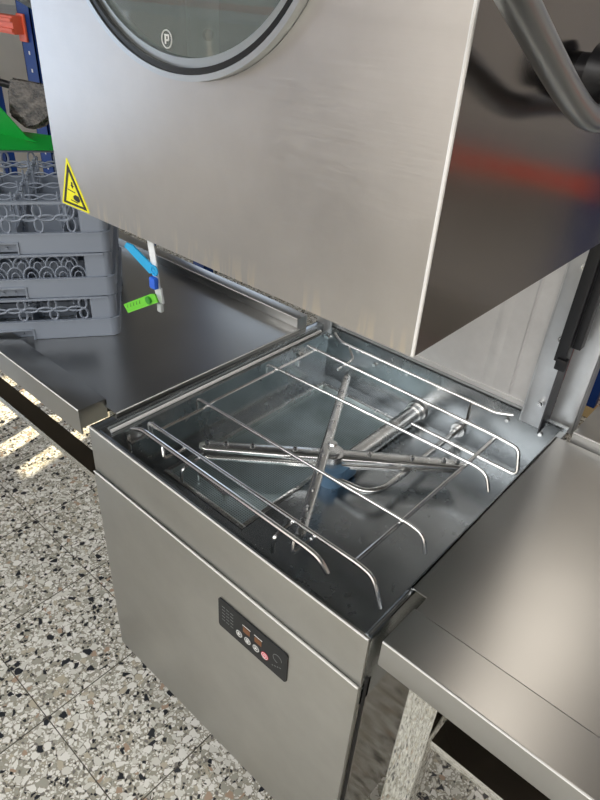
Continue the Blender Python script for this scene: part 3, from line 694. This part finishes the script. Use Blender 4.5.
bmesh.ops.bevel(bm, geom=bm.edges[:], offset=.006, segments=2, affect='EDGES')
obj('brush_head', bm, M_wrap, wb)
obj('brush_handle', cyl(NB(), (-.955, .46, 1.315), (-1.22, .34, 1.355), .010, .012, 14), M_black, wb)

# ---------------------------------------------------------------- strap with tags hanging from the hood
sp = thing('hanging_strap', 'white strap hanging from the hood edge over the left table', 'strap', (.21, .04, 1.166))
bm = NB(); plate(bm, [(.190, .040, 1.295), (.203, .042, 1.295), (.212, .043, 1.205), (.202, .041, 1.205)], .002)
plate(bm, [(.201, .040, 1.205), (.214, .043, 1.205), (.217, .043, 1.180), (.206, .041, 1.180)], .004)
obj('strap_band', bm, M_strap, sp)
obj('end_clip', box(NB(), .207, .217, .038, .045, 1.166, 1.181, .002), M_clear, sp)
bt = thing('zip_tag', 'sky blue plastic tag on the white strap', 'tag', (.20, .035, 1.21))
bm = NB(); plate(bm, [(.152, .026, 1.259), (.157, .027, 1.266), (.168, .030, 1.264), (.204, .038, 1.240), (.210, .040, 1.230), (.196, .037, 1.226)], .003); tube(bm, [(.208 + .007 * math.cos(a), .038, 1.234 + .007 * math.sin(a)) for a in [2 * PI * i / 16 for i in range(16)]], .002, closed=True, seg=6)
obj('tag_blade', bm, M_tagb, bt)
obj('lock_body', box(NB(), .203, .217, .030, .038, 1.207, 1.225, .002), M_tagd, bt)
gt = thing('zip_tag', 'lime green plastic tag on the white strap, below the blue one', 'tag', (.20, .03, 1.16))
bm = NB(); plate(bm, [(.146, .020, 1.163), (.154, .022, 1.150), (.220, .034, 1.188), (.215, .033, 1.200), (.206, .031, 1.198)], .003)
obj('tag_blade', bm, M_tagg, gt)
bm = NB(); cyl(bm, (.203, .0245, 1.187), (.203, .031, 1.187), .006, .006, 14)
obj('tag_lock', bm, base_mat('dark_green_plastic', (.04, .30, .03), .4), gt)
bm = NB()
for i in range(5):
    t = (i + 1) / 8; p = Vector((.148, .0185, 1.159)).lerp(Vector((.203, .0285, 1.189)), t); box(bm, p.x - .0012, p.x + .0012, p.y - .001, p.y, p.z - .003, p.z + .003)
obj('tag_print', bm, base_mat('print_green', (.03, .16, .02), .5), gt)

# ---------------------------------------------------------------- pallet racking behind
def upright(par, x, y, z1, w=.085, d=.06, m=M_upright):
    bm = NB(); box(bm, x, x + w, y, y + .004, 0, z1); box(bm, x, x + .004, y, y + d, 0, z1); box(bm, x + w - .004, x + w, y, y + d, 0, z1)
    o = obj('upright', bm, m, par, smooth=False)
    z = .97
    while z < 1.6 and par.location.x < 0 and y < 1 and x > -2:
        obj('slot', box(NB(), x + w / 2 - .004, x + w / 2 + .004, y - .0012, y, z, z + .011), M_white, o)
        z += .055
def beam(par, x0, x1, y, z):
    bm = NB(); box(bm, x0, x1, y - .045, y - .004, z, z + .055, .004); box(bm, x0, x1, y - .052, y - .040, z + .006, z + .018, .003); box(bm, x0, x1, y - .052, y - .040, z + .036, z + .048, .003); o = obj('beam', bm, M_orange, par)
    for x in (x0 - .001, x1 - .040):
        bm = NB(); box(bm, x, x + .05, y - .010, y - .0015, z - .022, z + .062, .004); obj('beam_bracket', bm, M_orange, o)
def pallet_rack(x0, x1, y0, y1, label, beams, z1=2.4, loads=()):
    t = thing('pallet_rack', label, 'rack', ((x0 + x1) / 2, (y0 + y1) / 2, 0))
    for x in (x0, x1): upright(t, x, y0, z1); upright(t, x, y1 - .06, z1)
    for z in beams:
        beam(t, x0 + .085 - .045, x1 + .045, y0, z); obj('shelf_board', box(NB(), x0 + .09, x1 - .005, y0 + .01, y1 - .07, z + .005, z + .02), M_galv, t)
    for x in (x0, x1):
        bm = NB()
        for z in (.3, .9, 1.5): tube(bm, [(x + .04, y0 + .06, z), (x + .04, y1 - .06, z + .45)], .012, seg=8)
        obj('brace', bm, M_upright, t)
    return t
pallet_rack(-3.40, -1.427, .72, 1.50, 'blue pallet rack with orange beam behind the left table', (1.415,))
pallet_rack(-3.6, -1.1, -2.3, -1.6, 'pallet rack across the room, seen only as a red stripe reflected in the porthole', (1.45,))
pallet_rack(.95, 3.1, 1.55, 2.35, 'second blue pallet rack with orange beams, right of the dishwasher', (1.13,))
o = thing('blue_pole', 'thin dark blue post with tan foot seen past the right corner post', 'post', (.43, 2.27, 0))
obj('post_shaft', box(NB(), .408, .448, 2.25, 2.29, .05, 2.2, .003), M_upright, o)
obj('post_foot', box(NB(), .398, .458, 2.24, 2.30, 0, .055, .005), M_tan, o)
bm = NB(); prism(bm, [(.12, 2.5), (.50, 2.5), (.50, 2.8), (.12, 2.8)], .22, Matrix.Translation((0, 0, .0))); box(bm, .10, .52, 2.48, 2.82, .20, .235, .01)
tag(obj('plastic_crate', bm, M_red), 'dull red crate on the floor beyond the right corner post', 'crate')
